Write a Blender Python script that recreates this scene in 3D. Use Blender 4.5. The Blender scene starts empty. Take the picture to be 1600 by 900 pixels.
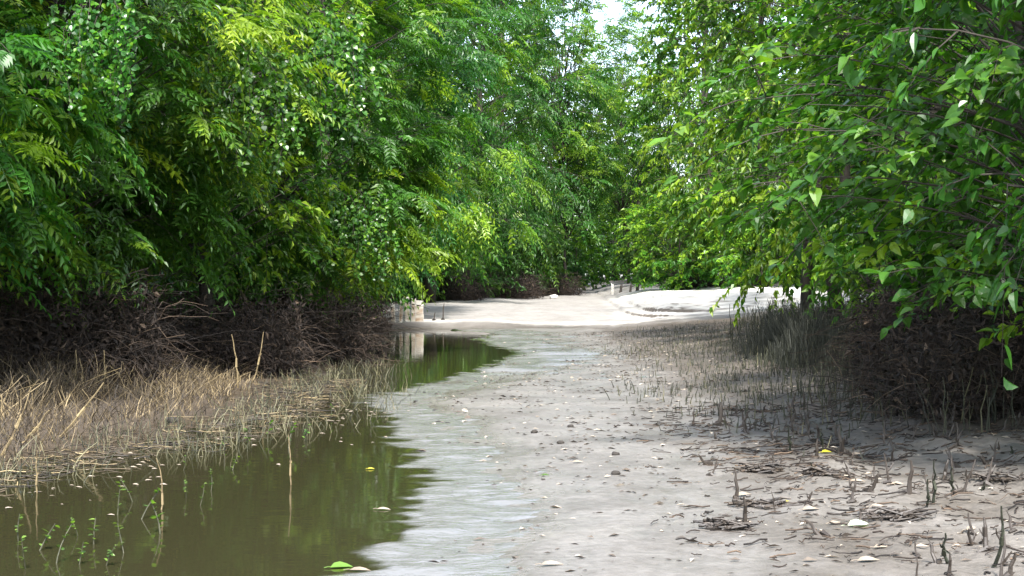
import bpy, math
import numpy as np

# ------------------------------------------------------------------ camera, sky, sun, exposure
sc = bpy.context.scene
col = sc.collection
R = math.radians
F = 2200.0            # focal length in pixels of the 1600 px wide photograph
HOR = 433.0           # horizon row
CAMZ = 1.6

cam_d = bpy.data.cameras.new('camera')
cam = bpy.data.objects.new('camera', cam_d)
col.objects.link(cam)
cam_d.sensor_width = 36
cam_d.lens = 36 * F / 1600
cam_d.clip_start = 0.1
cam_d.clip_end = 2000
cam.location = (0, 0, CAMZ)
cam.rotation_euler = (R(90) - math.atan((450 - HOR) / F), 0, 0)
sc.camera = cam

SUN_EL, SUN_AZ = R(57), R(172)      # azimuth measured clockwise from +Y
sdir = np.array([math.sin(SUN_AZ) * math.cos(SUN_EL), math.cos(SUN_AZ) * math.cos(SUN_EL), math.sin(SUN_EL)])
w = bpy.data.worlds.new('World')
sc.world = w
w.use_nodes = True
nt = w.node_tree
bg = nt.nodes['Background']
sky = nt.nodes.new('ShaderNodeTexSky')
sky.sky_type = 'NISHITA'
sky.sun_disc = False
sky.sun_elevation = SUN_EL
sky.sun_rotation = SUN_AZ
sky.air_density = 1.0
sky.dust_density = 1.6
sky.ozone_density = 1.0
hz = nt.nodes.new('ShaderNodeHueSaturation')      # thin white overcast
hz.inputs['Saturation'].default_value = 0.75
hz.inputs['Value'].default_value = 1.0
nt.links.new(sky.outputs[0], hz.inputs['Color'])
nt.links.new(hz.outputs[0], bg.inputs[0])
bg.inputs[1].default_value = 0.15

sl = bpy.data.lights.new('sun', 'SUN')
sl.energy = 2.8
sl.angle = R(5)
sl.color = (1.0, 0.975, 0.94)
so = bpy.data.objects.new('sun', sl)
col.objects.link(so)
from mathutils import Vector, Matrix
so.rotation_euler = Vector(-sdir).to_track_quat('-Z', 'Y').to_euler()
so.location = (0, 0, 60)

sc.view_settings.view_transform = 'Standard'
sc.view_settings.look = 'None'
sc.view_settings.gamma = 1
sc.view_settings.exposure = 2.08
sc.render.engine = 'CYCLES'
sc.cycles.max_bounces = 6
sc.cycles.diffuse_bounces = 3
sc.cycles.glossy_bounces = 3
sc.cycles.transmission_bounces = 4
sc.cycles.use_denoising = True
sc.cycles.caustics_reflective = False
sc.cycles.caustics_refractive = False

rng = np.random.default_rng(7)


def at(px, py, z=0.0):
    """a point of height z on the ray through a photo pixel"""
    d = F * (CAMZ - z) / (py - HOR)
    return ((px - 800) / F * d, d, z)


def at_d(px, py, d):
    return ((px - 800) / F * d, d, CAMZ - (py - HOR) / F * d)


# ------------------------------------------------------------------ small numeric helpers
def nrm(v):
    return v / np.maximum(np.linalg.norm(v, axis=-1, keepdims=True), 1e-9)


_tab = np.random.default_rng(3).random((256, 256))


def vnoise(x, y, seed=0):
    x = np.asarray(x, float) + seed * 17.31
    y = np.asarray(y, float) + seed * 9.77
    xi = np.floor(x).astype(int); yi = np.floor(y).astype(int)
    fx = x - xi; fy = y - yi
    fx = fx * fx * (3 - 2 * fx); fy = fy * fy * (3 - 2 * fy)
    g = lambda a, b: _tab[a & 255, b & 255]
    return (g(xi, yi) * (1 - fx) + g(xi + 1, yi) * fx) * (1 - fy) + (g(xi, yi + 1) * (1 - fx) + g(xi + 1, yi + 1) * fx) * fy - 0.5


def fbm(x, y, seed=0, o=3):
    s = 0; a = 1.0
    for k in range(o):
        s = s + a * vnoise(x * 2 ** k, y * 2 ** k, seed + k)
        a *= 0.5
    return s


def sstep(a, b, x):
    t = np.clip((x - a) / (b - a), 0, 1)
    return t * t * (3 - 2 * t)


class MB:
    """collects vertices and faces; build() links them as ONE mesh object"""
    def __init__(self):
        self.v = []; self.f = []; self.a = []; self.n = 0; self.m = []

    def add(self, V, faces, attr=None, mi=0):
        V = np.asarray(V, float).reshape(-1, 3)
        for f in faces:
            f = np.asarray(f, int)
            self.f.append(f + self.n); self.m.append(mi)
        self.v.append(V)
        if attr is None:
            attr = np.zeros((len(V), 4))
        self.a.append(attr)
        self.n += len(V)
        return self

    def mesh(self, name, mats, smooth=False):
        me = bpy.data.meshes.new(name)
        V = np.concatenate(self.v)
        ks = np.concatenate([np.full(len(f), f.shape[1]) for f in self.f])
        L = np.concatenate([f.ravel() for f in self.f])
        me.vertices.add(len(V)); me.vertices.foreach_set('co', V.ravel().astype(np.float32))
        me.loops.add(len(L)); me.loops.foreach_set('vertex_index', L.astype(np.int32))
        me.polygons.add(len(ks))
        st = np.concatenate([[0], np.cumsum(ks)[:-1]])
        me.polygons.foreach_set('loop_start', st.astype(np.int32))
        me.polygons.foreach_set('loop_total', ks.astype(np.int32))
        if not isinstance(mats, (list, tuple)):
            mats = [mats]
        for m in mats:
            me.materials.append(m)
        if len(mats) > 1:
            mi = np.concatenate([np.full(len(f), m) for f, m in zip(self.f, self.m)])
            me.polygons.foreach_set('material_index', mi.astype(np.int32))
        ca = me.color_attributes.new('var', 'FLOAT_COLOR', 'POINT')
        ca.data.foreach_set('color', np.concatenate(self.a).astype(np.float32).ravel())
        me.polygons.foreach_set('use_smooth', np.full(len(ks), smooth))
        me.update(calc_edges=True)
        me.validate()
        return me

    def build(self, name, mats, parent=None, smooth=False):
        o = bpy.data.objects.new(name, self.mesh(name, mats, smooth))
        col.objects.link(o)
        if parent:
            o.parent = parent
        return o


def tag(o, label=None, cat=None, group=None, kind=None):
    if label: o['label'] = label
    if cat: o['category'] = cat
    if group: o['group'] = group
    if kind: o['kind'] = kind
    return o


def empty(name, loc=(0, 0, 0), rz=0):
    o = bpy.data.objects.new(name, None)
    o.empty_display_size = 0.2
    o.location = loc
    o.rotation_euler = (0, 0, rz)
    col.objects.link(o)
    return o


KIDS = {}


def dup(root, parent=None):
    c = root.copy()
    col.objects.link(c)
    if parent:
        c.parent = parent
    for ch in [k for k in root.children]:
        dup(ch, c)
    return c


def btube(P, Rr, s=4):
    """batch of tubes: P (m,n,3), Rr (m,n)"""
    P = np.asarray(P, float); Rr = np.asarray(Rr, float)
    m, n, _ = P.shape
    T = nrm(np.gradient(P, axis=1))
    ref = np.where(np.abs(T[..., 2:3]) < 0.9, np.array([0, 0, 1.0]), np.array([1.0, 0, 0]))
    A = nrm(np.cross(T, ref)); B = np.cross(T, A)
    an = np.arange(s) / s * 2 * np.pi
    V = P[:, :, None, :] + Rr[:, :, None, None] * (np.cos(an)[None, None, :, None] * A[:, :, None, :] + np.sin(an)[None, None, :, None] * B[:, :, None, :])
    idx = np.arange(m * n * s).reshape(m, n, s)
    nx = np.roll(idx, -1, axis=2)
    q = np.stack([idx[:, :-1], nx[:, :-1], nx[:, 1:], idx[:, 1:]], -1).reshape(-1, 4)
    fs = [q]
    if s == 4:
        fs += [idx[:, 0, ::-1].reshape(-1, 4), idx[:, -1].reshape(-1, 4)]
    elif s == 3:
        fs += [idx[:, 0, ::-1].reshape(-1, 3), idx[:, -1].reshape(-1, 3)]
    else:
        fs += [idx[:, 0, ::-1].reshape(-1, s), idx[:, -1].reshape(-1, s)]
    return V.reshape(-1, 3), fs


def rep_attr(a, k):
    return np.repeat(a, k, axis=0)


# ------------------------------------------------------------------ materials
def mat(name):
    m = bpy.data.materials.new(name)
    m.use_nodes = True
    n = m.node_tree.nodes; l = m.node_tree.links
    return m, n, l, n['Principled BSDF'], n['Material Output']


def ramp(n, stops):
    r = n.new('ShaderNodeValToRGB')
    e = r.color_ramp.elements
    while len(e) < len(stops):
        e.new(0.5)
    for k, (p, c) in enumerate(stops):
        e[k].position = p
        e[k].color = (*c, 1)
    return r


def leaf_mat(name, dark, mid, bright, trans=0.45, rough=0.42, tboost=(1.3, 1.5, 0.5), hv=0.012):
    m, n, l, b, out = mat(name)
    at_ = n.new('ShaderNodeAttribute'); at_.attribute_name = 'var'
    sep = n.new('ShaderNodeSeparateColor'); l.new(at_.outputs['Color'], sep.inputs[0])
    rp = ramp(n, [(0.0, dark), (0.5, mid), (1.0, bright)])
    l.new(sep.outputs[0], rp.inputs[0])
    oi = n.new('ShaderNodeObjectInfo')
    hs = n.new('ShaderNodeHueSaturation')
    mr = n.new('ShaderNodeMapRange'); mr.inputs[3].default_value = 0.5 - hv; mr.inputs[4].default_value = 0.5 + hv
    l.new(oi.outputs['Random'], mr.inputs[0]); l.new(mr.outputs[0], hs.inputs['Hue'])
    mv = n.new('ShaderNodeMapRange'); mv.inputs[3].default_value = 0.75; mv.inputs[4].default_value = 1.3
    l.new(sep.outputs[1], mv.inputs[0]); l.new(mv.outputs[0], hs.inputs['Value'])
    tcl = n.new('ShaderNodeTexCoord'); ns = n.new('ShaderNodeTexNoise'); ns.inputs['Scale'].default_value = 26; ns.inputs['Detail'].default_value = 4
    l.new(tcl.outputs['Object'], ns.inputs['Vector'])
    spt = n.new('ShaderNodeMapRange'); spt.inputs[1].default_value = 0.60; spt.inputs[2].default_value = 0.78; spt.inputs[4].default_value = 0.75
    l.new(ns.outputs[0], spt.inputs[0])
    bm_ = n.new('ShaderNodeMix'); bm_.data_type = 'RGBA'; bm_.inputs[7].default_value = (0.13, 0.12, 0.035, 1)
    l.new(spt.outputs[0], bm_.inputs[0]); l.new(rp.outputs[0], bm_.inputs[6]); l.new(bm_.outputs[2], hs.inputs['Color'])
    l.new(hs.outputs[0], b.inputs['Base Color'])
    b.inputs['Roughness'].default_value = rough
    b.inputs['Specular IOR Level'].default_value = 0.45
    tr = n.new('ShaderNodeBsdfTranslucent')
    mx = n.new('ShaderNodeMix'); mx.data_type = 'RGBA'; mx.blend_type = 'MULTIPLY'
    mx.inputs[0].default_value = 1.0
    l.new(hs.outputs[0], mx.inputs[6]); mx.inputs[7].default_value = (*tboost, 1)
    l.new(mx.outputs[2], tr.inputs[0])
    ms = n.new('ShaderNodeMixShader'); ms.inputs[0].default_value = trans
    l.new(b.outputs[0], ms.inputs[1]); l.new(tr.outputs[0], ms.inputs[2])
    l.new(ms.outputs[0], out.inputs[0])
    return m


M = {}
M['walnut'] = leaf_mat('pinnate_leaf', (0.014, 0.060, 0.010), (0.052, 0.165, 0.016), (0.24, 0.36, 0.02))
M['ash'] = leaf_mat('ash_leaf', (0.014, 0.056, 0.013), (0.042, 0.140, 0.020), (0.18, 0.30, 0.022))
M['broad'] = leaf_mat('broad_leaf', (0.017, 0.066, 0.013), (0.060, 0.175, 0.022), (0.22, 0.36, 0.026), rough=0.33)
M['small'] = leaf_mat('small_leaf', (0.018, 0.066, 0.011), (0.064, 0.178, 0.018), (0.25, 0.37, 0.025))
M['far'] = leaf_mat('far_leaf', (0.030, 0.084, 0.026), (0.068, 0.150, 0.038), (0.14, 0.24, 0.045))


def stem_mat(name, c0, c1, c2, rough=0.8, scale=30):
    m, n, l, b, out = mat(name)
    at_ = n.new('ShaderNodeAttribute'); at_.attribute_name = 'var'
    sep = n.new('ShaderNodeSeparateColor'); l.new(at_.outputs['Color'], sep.inputs[0])
    tc = n.new('ShaderNodeTexCoord')
    no = n.new('ShaderNodeTexNoise'); no.inputs['Scale'].default_value = scale; no.inputs['Detail'].default_value = 4
    l.new(tc.outputs['Object'], no.inputs['Vector'])
    ad = n.new('ShaderNodeMath'); ad.operation = 'MULTIPLY_ADD'
    l.new(no.outputs[0], ad.inputs[0]); ad.inputs[1].default_value = 0.5
    l.new(sep.outputs[0], ad.inputs[2])
    su = n.new('ShaderNodeMath'); su.operation = 'SUBTRACT'; su.inputs[1].default_value = 0.25
    l.new(ad.outputs[0], su.inputs[0])
    rp = ramp(n, [(0.0, c0), (0.5, c1), (1.0, c2)])
    l.new(su.outputs[0], rp.inputs[0]); l.new(rp.outputs[0], b.inputs['Base Color'])
    b.inputs['Roughness'].default_value = rough
    bp = n.new('ShaderNodeBump'); bp.inputs['Strength'].default_value = 0.5; bp.inputs['Distance'].default_value = 0.01
    l.new(no.outputs[0], bp.inputs['Height']); l.new(bp.outputs[0], b.inputs['Normal'])
    return m


M['bark'] = stem_mat('bark', (0.016, 0.013, 0.010), (0.042, 0.034, 0.026), (0.085, 0.07, 0.055), 0.9, 14)
M['brush'] = stem_mat('dead_twigs', (0.008, 0.0055, 0.004), (0.030, 0.019, 0.012), (0.130, 0.088, 0.056), 0.85)
M['straw'] = stem_mat('straw', (0.014, 0.010, 0.006), (0.074, 0.052, 0.025), (0.31, 0.235, 0.12), 0.7)
M['reed'] = stem_mat('reed', (0.009, 0.011, 0.006), (0.032, 0.035, 0.015), (0.15, 0.135, 0.070), 0.7)
M['stub'] = stem_mat('wet_stub', (0.018, 0.014, 0.011), (0.05, 0.038, 0.028), (0.10, 0.08, 0.06), 0.55)
M['post'] = stem_mat('weathered_post', (0.34, 0.20, 0.10), (0.66, 0.60, 0.50), (0.78, 0.75, 0.68), 0.85, 6)
M['litter'] = stem_mat('litter', (0.03, 0.022, 0.016), (0.18, 0.14, 0.10), (0.50, 0.43, 0.34), 0.7, 20)
M['weed'] = leaf_mat('weed_leaf', (0.045, 0.085, 0.02), (0.075, 0.15, 0.028), (0.16, 0.27, 0.04))
M['yellow_leaf'] = leaf_mat('yellow_leaf', (0.45, 0.36, 0.03), (0.5, 0.42, 0.04), (0.55, 0.5, 0.05), 0.3)
M['pale_leaf'] = leaf_mat('pale_leaf', (0.34, 0.40, 0.27), (0.40, 0.46, 0.32), (0.45, 0.5, 0.36), 0.2)
M['clod'] = stem_mat('clod', (0.012, 0.010, 0.008), (0.03, 0.025, 0.02), (0.06, 0.05, 0.04), 0.9, 20)
M['stone'] = stem_mat('pale_stone', (0.4, 0.38, 0.33), (0.55, 0.53, 0.48), (0.65, 0.63, 0.58), 0.8, 10)

# ------------------------------------------------------------------ the ground
Yk = [3, 7.5, 10.3, 13.2, 15.5, 18, 20, 22, 26, 30, 33, 36, 40, 43, 46]
XE = [-0.78, -0.80, -0.70, -0.98, -1.35, -1.9, -1.6, -1.05, -0.3, 0.22, -0.45, -0.85, -0.5, -2.0, -3.0]
Yl = [3, 7.5, 11, 13.2, 16, 18, 22, 26, 30, 36, 42, 46]
XL = [-7, -5.8, -4.4, -3.6, -2.9, -2.9, -3.0, -3.1, -3.1, -3.1, -3.4, -3.5]


def zones(X, Y):
    xe = np.interp(Y, Yk, XE); xl = np.interp(Y, Yl, XL)
    return xe, xl


def height(X, Y):
    X = np.asarray(X, float); Y = np.asarray(Y, float)
    xe, xl = zones(X, Y)
    rough = fbm(X * 3.2, Y * 2.2, 1, 3)
    r = X - xe
    fine = fbm(X * 7.0, Y * 3.2, 15, 2)
    rough = rough + 0.55 * fine
    wd_ = np.interp(Y, [8, 13, 18, 22, 30, 40], [0.85, 0.9, 0.9, 1.1, 1.9, 1.6])
    mud = -0.018 + 0.047 * sstep(0.25, 1.7, r / wd_) + 0.018 * rough * sstep(-0.6, 0.5, r)
    mud = np.where(r < 0, np.maximum(r * 0.11, -0.25) - 0.018 + 0.018 * rough * sstep(-1.0, 0.0, r), mud)
    mud += 0.03 * sstep(1.2, 3.0, X) * (1 + 1.2 * rough) + 0.09 * np.maximum(0, X - 3.2)
    q = xl - X
    lb = np.where(q > 0, 0.05 * np.tanh(q / 1.0) + 0.05 * np.maximum(0, q - 1.5) + 0.03 * rough, np.maximum(0.10 * q, -0.3) + 0.03 * rough)
    h = np.maximum(mud, lb)
    h = np.minimum(h, 0.8 + 0.1 * rough)
    # ripple hollows holding film water in the middle of the track
    sh = sstep(0.2, 1.0, X) * 0 + fbm(X * 0.5, Y * 0.35, 11, 2)
    h = h - 0.012 * np.maximum(sh, 0) * sstep(2.6, 1.2, X) * (r > 0)
    # sand flat and banks beyond the pool
    far = sstep(42.5, 45.0, Y + 0.5 * fbm(X * 0.6, Y * 0.6, 5))
    bank = 0.04 + 0.13 * sstep(43.2, 44.6, Y) * sstep(1.0, -1.0, X) + 0.34 * sstep(44, 53, Y) + 0.05 * fbm(X * 0.25, Y * 0.25, 6) + 0.12 * sstep(56, 80, Y) + 0.035 * rough
    bank += 0.10 * sstep(-2, 4, X) * sstep(50, 56, Y)
    mX = sstep(3.0, 6.2, X - 0.04 * (Y - 52)); mY = sstep(45.8, 53.5, Y + 0.8 * fbm(X * 0.4, Y * 0.2, 8))
    md = np.maximum(0.52 * mX * mY + 0.07 * fbm(X * 0.8, Y * 0.5, 35) * mX * mY, 0)
    st = 0.11
    k = np.floor(md / st) ; fr = md / st - k
    terr = (k + sstep(0.80, 1.0, fr)) * st
    md = np.where(md < 0.235, 0.05 * md + 0.95 * terr, md)
    md += 0.14 * sstep(7.8, 9.4, X) * sstep(53, 56, Y) + 0.05 * fbm(X * 0.9, Y * 0.8, 9) * mX * mY
    bank = bank + md
    h = h * (1 - far) + np.maximum(bank, h * far) * far
    # forest floor well away from the track
    h = h + 0.02 * np.maximum(0, np.abs(X) - 12)
    return h


def axis(segs):
    out = []
    for a, b, s in segs:
        out.append(np.arange(a, b, s))
    return np.concatenate(out)


gx = axis([(-160, -40, 12), (-40, -14, 2), (-14, -5.5, 0.35), (-5.5, 6, 0.05), (6, 14, 0.3), (14, 40, 2), (40, 161, 12)])
gy = axis([(-60, 2, 6), (2, 6.5, 0.25), (6.5, 18, 0.05), (18, 34, 0.1), (34, 60, 0.12), (60, 120, 2), (120, 400, 20)])
GX, GY = np.meshgrid(gx, gy)
GZ = height(GX, GY)
V = np.stack([GX, GY, GZ], -1).reshape(-1, 3)
ny, nx_ = GX.shape
I = np.arange(ny * nx_).reshape(ny, nx_)
Q = np.stack([I[:-1, :-1], I[:-1, 1:], I[1:, 1:], I[1:, :-1]], -1).reshape(-1, 4)
xe, xl = zones(GX, GY)
sand = sstep(42.0, 46.0, GY + 2 * fbm(GX * 0.5, GY * 0.3, 12)) * sstep(-5.5, -4.0, GX) * sstep(92, 66, GY - 2.5 * np.maximum(GX, 0)) * sstep(15, 12, GX)
dirt_shade = np.maximum(sstep(-0.9, 0.2, xl - GX + 0.5 * fbm(GX, GY, 14)), 0.78 * sstep(1.8, 3.0, GX + 0.7 * fbm(GX * 1.5, GY * 0.8, 13)) * (GY < 43) * (GY > 13) + 0.55 * sstep(3.8, 5.2, GX + 0.5 * fbm(GX, GY, 13)) * (GY < 43))
dirt_shade = np.maximum(dirt_shade, 0.42 * sstep(0.9, 2.4, GX + 0.9 * fbm(GX * 1.3, GY * 1.0, 33)) * (GY < 15) * np.clip(0.7 + fbm(GX * 2.5, GY * 1.8, 34), 0.2, 1.3))
dirt_shade = np.clip(dirt_shade, 0, 1)
dirt_shade = np.maximum(dirt_shade * (1 - sand), (GY > 43) * (1 - sand))
trk = sstep(2.2, 1.2, np.abs(GX - (4.0 + 0.05 * (GY - 60)))) * (GY > 60)
dirt_shade = dirt_shade * (1 - 0.8 * trk)
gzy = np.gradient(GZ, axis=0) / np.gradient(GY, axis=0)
dirt_shade = np.maximum(dirt_shade, 0.95 * sstep(0.13, 0.27, gzy) * sstep(2.5, 4.5, GX) * (GY > 46) * (GY < 58))  # overhang shadow painted in soil colour on the mound's steep ledge faces
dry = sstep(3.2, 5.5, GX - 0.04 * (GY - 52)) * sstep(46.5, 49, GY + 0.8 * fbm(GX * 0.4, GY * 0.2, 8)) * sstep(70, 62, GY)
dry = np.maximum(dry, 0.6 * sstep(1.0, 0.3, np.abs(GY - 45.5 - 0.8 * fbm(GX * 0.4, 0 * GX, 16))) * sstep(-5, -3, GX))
wet = np.exp(-np.maximum(GZ - 0.008, 0) / 0.03) * (1 - sand)
att = np.stack([sand, dirt_shade, wet, dry], -1).reshape(-1, 4)

m, n, l, b, out = mat('mud')
an = n.new('ShaderNodeAttribute'); an.attribute_name = 'var'
sp = n.new('ShaderNodeSeparateColor'); l.new(an.outputs[0], sp.inputs[0])
tc = n.new('ShaderNodeTexCoord')


def noise(sc_, det=5, ro=0.6, vec=None):
    q = n.new('ShaderNodeTexNoise'); q.inputs['Scale'].default_value = sc_; q.inputs['Detail'].default_value = det
    q.inputs['Roughness'].default_value = ro
    l.new(vec or tc.outputs['Object'], q.inputs['Vector'])
    return q


mp = n.new('ShaderNodeMapping'); mp.inputs['Scale'].default_value = (0.45, 1.6, 1)
l.new(tc.outputs['Object'], mp.inputs[0])
n1 = noise(2.2, 6, 0.65); n2 = noise(14, 5, 0.7); n3 = noise(5, 5, 0.6, mp.outputs[0])
mudc = ramp(n, [(0.25, (0.112, 0.101, 0.087)), (0.5, (0.164, 0.150, 0.133)), (0.8, (0.218, 0.203, 0.184))]); l.new(n2.outputs[0], mudc.inputs[0])
sandc = ramp(n, [(0.3, (0.19, 0.175, 0.157)), (0.7, (0.28, 0.26, 0.236))]); l.new(n3.outputs[0], sandc.inputs[0])
dirt_shade_c = ramp(n, [(0.3, (0.028, 0.021, 0.014)), (0.7, (0.088, 0.066, 0.046))]); l.new(n2.outputs[0], dirt_shade_c.inputs[0])  # soil colour, also used for the painted shadow on the mound ledges


def mixc(f, a, c):
    q = n.new('ShaderNodeMix'); q.data_type = 'RGBA'
    l.new(f, q.inputs[0]); l.new(a, q.inputs[6]); l.new(c, q.inputs[7])
    return q.outputs[2]


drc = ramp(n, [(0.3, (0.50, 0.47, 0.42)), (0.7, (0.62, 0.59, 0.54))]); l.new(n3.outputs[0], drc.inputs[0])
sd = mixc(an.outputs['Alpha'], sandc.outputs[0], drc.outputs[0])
dmp = ramp(n, [(0.36, (0.66, 0.64, 0.61)), (0.56, (1, 1, 1)), (0.75, (1.12, 1.11, 1.08))]); l.new(n1.outputs[0], dmp.inputs[0])
n5 = noise(0.9, 5, 0.6); l.new(n5.outputs[0], dmp.inputs[0])
mm = n.new('ShaderNodeMix'); mm.data_type = 'RGBA'; mm.blend_type = 'MULTIPLY'; mm.inputs[0].default_value = 1
l.new(mudc.outputs[0], mm.inputs[6]); l.new(dmp.outputs[0], mm.inputs[7])
ms2 = n.new('ShaderNodeMix'); ms2.data_type = 'RGBA'; ms2.blend_type = 'MULTIPLY'; ms2.inputs[0].default_value = 0.5
l.new(sd, ms2.inputs[6]); l.new(dmp.outputs[0], ms2.inputs[7])
c1 = mixc(sp.outputs[0], mm.outputs[2], ms2.outputs[2])
c2 = mixc(sp.outputs[1], c1, dirt_shade_c.outputs[0])
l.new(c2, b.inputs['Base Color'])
mr = n.new('ShaderNodeMapRange'); mr.inputs[3].default_value = 0.75; mr.inputs[4].default_value = 0.22
l.new(sp.outputs[2], mr.inputs[0]); l.new(mr.outputs[0], b.inputs['Roughness'])
bp = n.new('ShaderNodeBump'); bp.inputs['Strength'].default_value = 0.8; bp.inputs['Distance'].default_value = 0.02
sm = n.new('ShaderNodeMath'); sm.operation = 'ADD'; l.new(n2.outputs[0], sm.inputs[0]); l.new(n3.outputs[0], sm.inputs[1])
l.new(sm.outputs[0], bp.inputs['Height']); l.new(bp.outputs[0], b.inputs['Normal'])
M['mud'] = m
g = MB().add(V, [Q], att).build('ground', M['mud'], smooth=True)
tag(g, 'wet tan mud track running into pale sand banks', 'ground', kind='structure')

# water
m, n, l, b, out = mat('murky_water')
tc = n.new('ShaderNodeTexCoord')
b.inputs['Base Color'].default_value = (0.060, 0.055, 0.026, 1)
b.inputs['Roughness'].default_value = 0.04
b.inputs['IOR'].default_value = 1.33
mp = n.new('ShaderNodeMapping'); mp.inputs['Scale'].default_value = (0.5, 1.5, 1)
l.new(tc.outputs['Object'], mp.inputs[0])
n1 = noise(3.0, 3, 0.5, mp.outputs[0])
bp = n.new('ShaderNodeBump'); bp.inputs['Strength'].default_value = 0.07; bp.inputs['Distance'].default_value = 0.02
l.new(n1.outputs[0], bp.inputs['Height']); l.new(bp.outputs[0], b.inputs['Normal'])
M['water'] = m
M['water'] = m
at_ = n.new('ShaderNodeAttribute'); at_.attribute_name = 'var'
sp = n.new('ShaderNodeSeparateColor'); l.new(at_.outputs[0], sp.inputs[0])
mp2 = n.new('ShaderNodeMapping'); mp2.inputs['Scale'].default_value = (0.55, 1.5, 1)
l.new(tc.outputs['Object'], mp2.inputs[0])
n4 = noise(13.0, 3, 0.6, mp2.outputs[0])
bp2 = n.new('ShaderNodeBump'); bp2.inputs['Distance'].default_value = 0.045
ml = n.new('ShaderNodeMath'); ml.operation = 'MULTIPLY'; ml.inputs[1].default_value = 0.3
l.new(sp.outputs[0], ml.inputs[0]); l.new(ml.outputs[0], bp2.inputs['Strength'])
l.new(n4.outputs[0], bp2.inputs['Height']); l.new(bp.outputs[0], bp2.inputs['Normal']); l.new(bp2.outputs[0], b.inputs['Normal'])
q = n.new('ShaderNodeMix'); q.data_type = 'RGBA'
q.inputs[6].default_value = (0.026, 0.024, 0.011, 1); q.inputs[7].default_value = (0.165, 0.163, 0.158, 1)
l.new(sp.outputs[1], q.inputs[0]); l.new(q.outputs[2], b.inputs['Base Color'])
wx_ = axis([(-60, -6, 6), (-6, -2.5, 0.25), (-2.5, 3.5, 0.05), (3.5, 40, 4)]); wy_ = axis([(-30, 6, 4), (6, 14, 0.03), (14, 20, 0.04), (20, 42, 0.1), (42, 48, 0.5)])
WX, WY = np.meshgrid(wx_, wy_)
xe, xl = zones(WX, WY)
jag = 0.22 * fbm(WX * 2.0, WY * 2.0, 17, 2) + 0.36 * fbm(WX * 1.8, WY * 6.0, 18, 3)
rip = sstep(-0.03, 0.05, WX - xe + jag) * (WY > 5) * (WX > -3)
shal = 0.9 * sstep(-0.02, 0.10, WX - xe + jag) * (WX > -3)
I = np.arange(WX.size).reshape(WX.shape)
Q = np.stack([I[:-1, :-1], I[:-1, 1:], I[1:, 1:], I[1:, :-1]], -1).reshape(-1, 4)
near_ = sstep(24, 17, WY)
rz_ = rip * (0.026 * fbm(WX * 4.2, WY * 6.0, 19, 3) * near_ + 0.09 * fbm(WX * 1.2, WY * 2.0, 20, 2) * (1 - near_))
wt = MB().add(np.stack([WX, WY, rz_], -1), [Q], np.stack([rip, shal, rip, rip], -1).reshape(-1, 4)).build('water', M['water'], smooth=True)
tag(wt, 'still olive brown floodwater pooled along the left rut', 'water', kind='structure')

# ------------------------------------------------------------------ leaves
def kite(P, D, N, L, W, A, fold=0.25, droop=0.15):
    """cheap folded leaf: 4 verts, 2 triangles each"""
    S = nrm(np.cross(D, N)); N2 = np.cross(S, D)
    L = L[:, None]; W = W[:, None]
    c = P + D * L * 0.42
    tip = P + D * L - N2 * L * droop
    l_ = c + S * W * 0.5 + N2 * W * fold
    r_ = c - S * W * 0.5 + N2 * W * fold
    V = np.stack([P, r_, tip, l_], 1).reshape(-1, 3)
    k = np.arange(len(P))[:, None] * 4
    f = np.concatenate([k + np.array([[0, 1, 2]]), k + np.array([[0, 2, 3]])])
    return V, [f], np.repeat(A, 4, axis=0)


def ovate(P, D, N, L, W, A, fold=0.18, droop=0.3):
    """11-vertex curled leaf with a midrib fold"""
    S = nrm(np.cross(D, N)); N2 = np.cross(S, D)
    L = L[:, None]; W = W[:, None]
    mid = lambda t: P + D * L * t - N2 * L * droop * t * t
    wid = {0.22: 0.40, 0.48: 0.5, 0.76: 0.30}
    ms = [mid(t) for t in (0, 0.22, 0.48, 0.76, 1.0)]
    vs = list(ms)
    for sgn in (1, -1):
        for t, wd in wid.items():
            vs.append(mid(t) + sgn * S * W * wd + N2 * W * wd * fold * 2)
    V = np.stack(vs, 1).reshape(-1, 3)
    k = np.arange(len(P))[:, None] * 11
    tri = np.array([[0, 5, 1], [3, 7, 4], [0, 1, 8], [3, 4, 10]])
    qd = np.array([[1, 5, 6, 2], [2, 6, 7, 3], [1, 2, 9, 8], [2, 3, 10, 9]])
    ft = (k[:, None, :] + tri[None]).reshape(-1, 3)
    fq = (k[:, None, :] + qd[None]).reshape(-1, 4)
    return V, [ft, fq], np.repeat(A, 11, axis=0)


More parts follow.
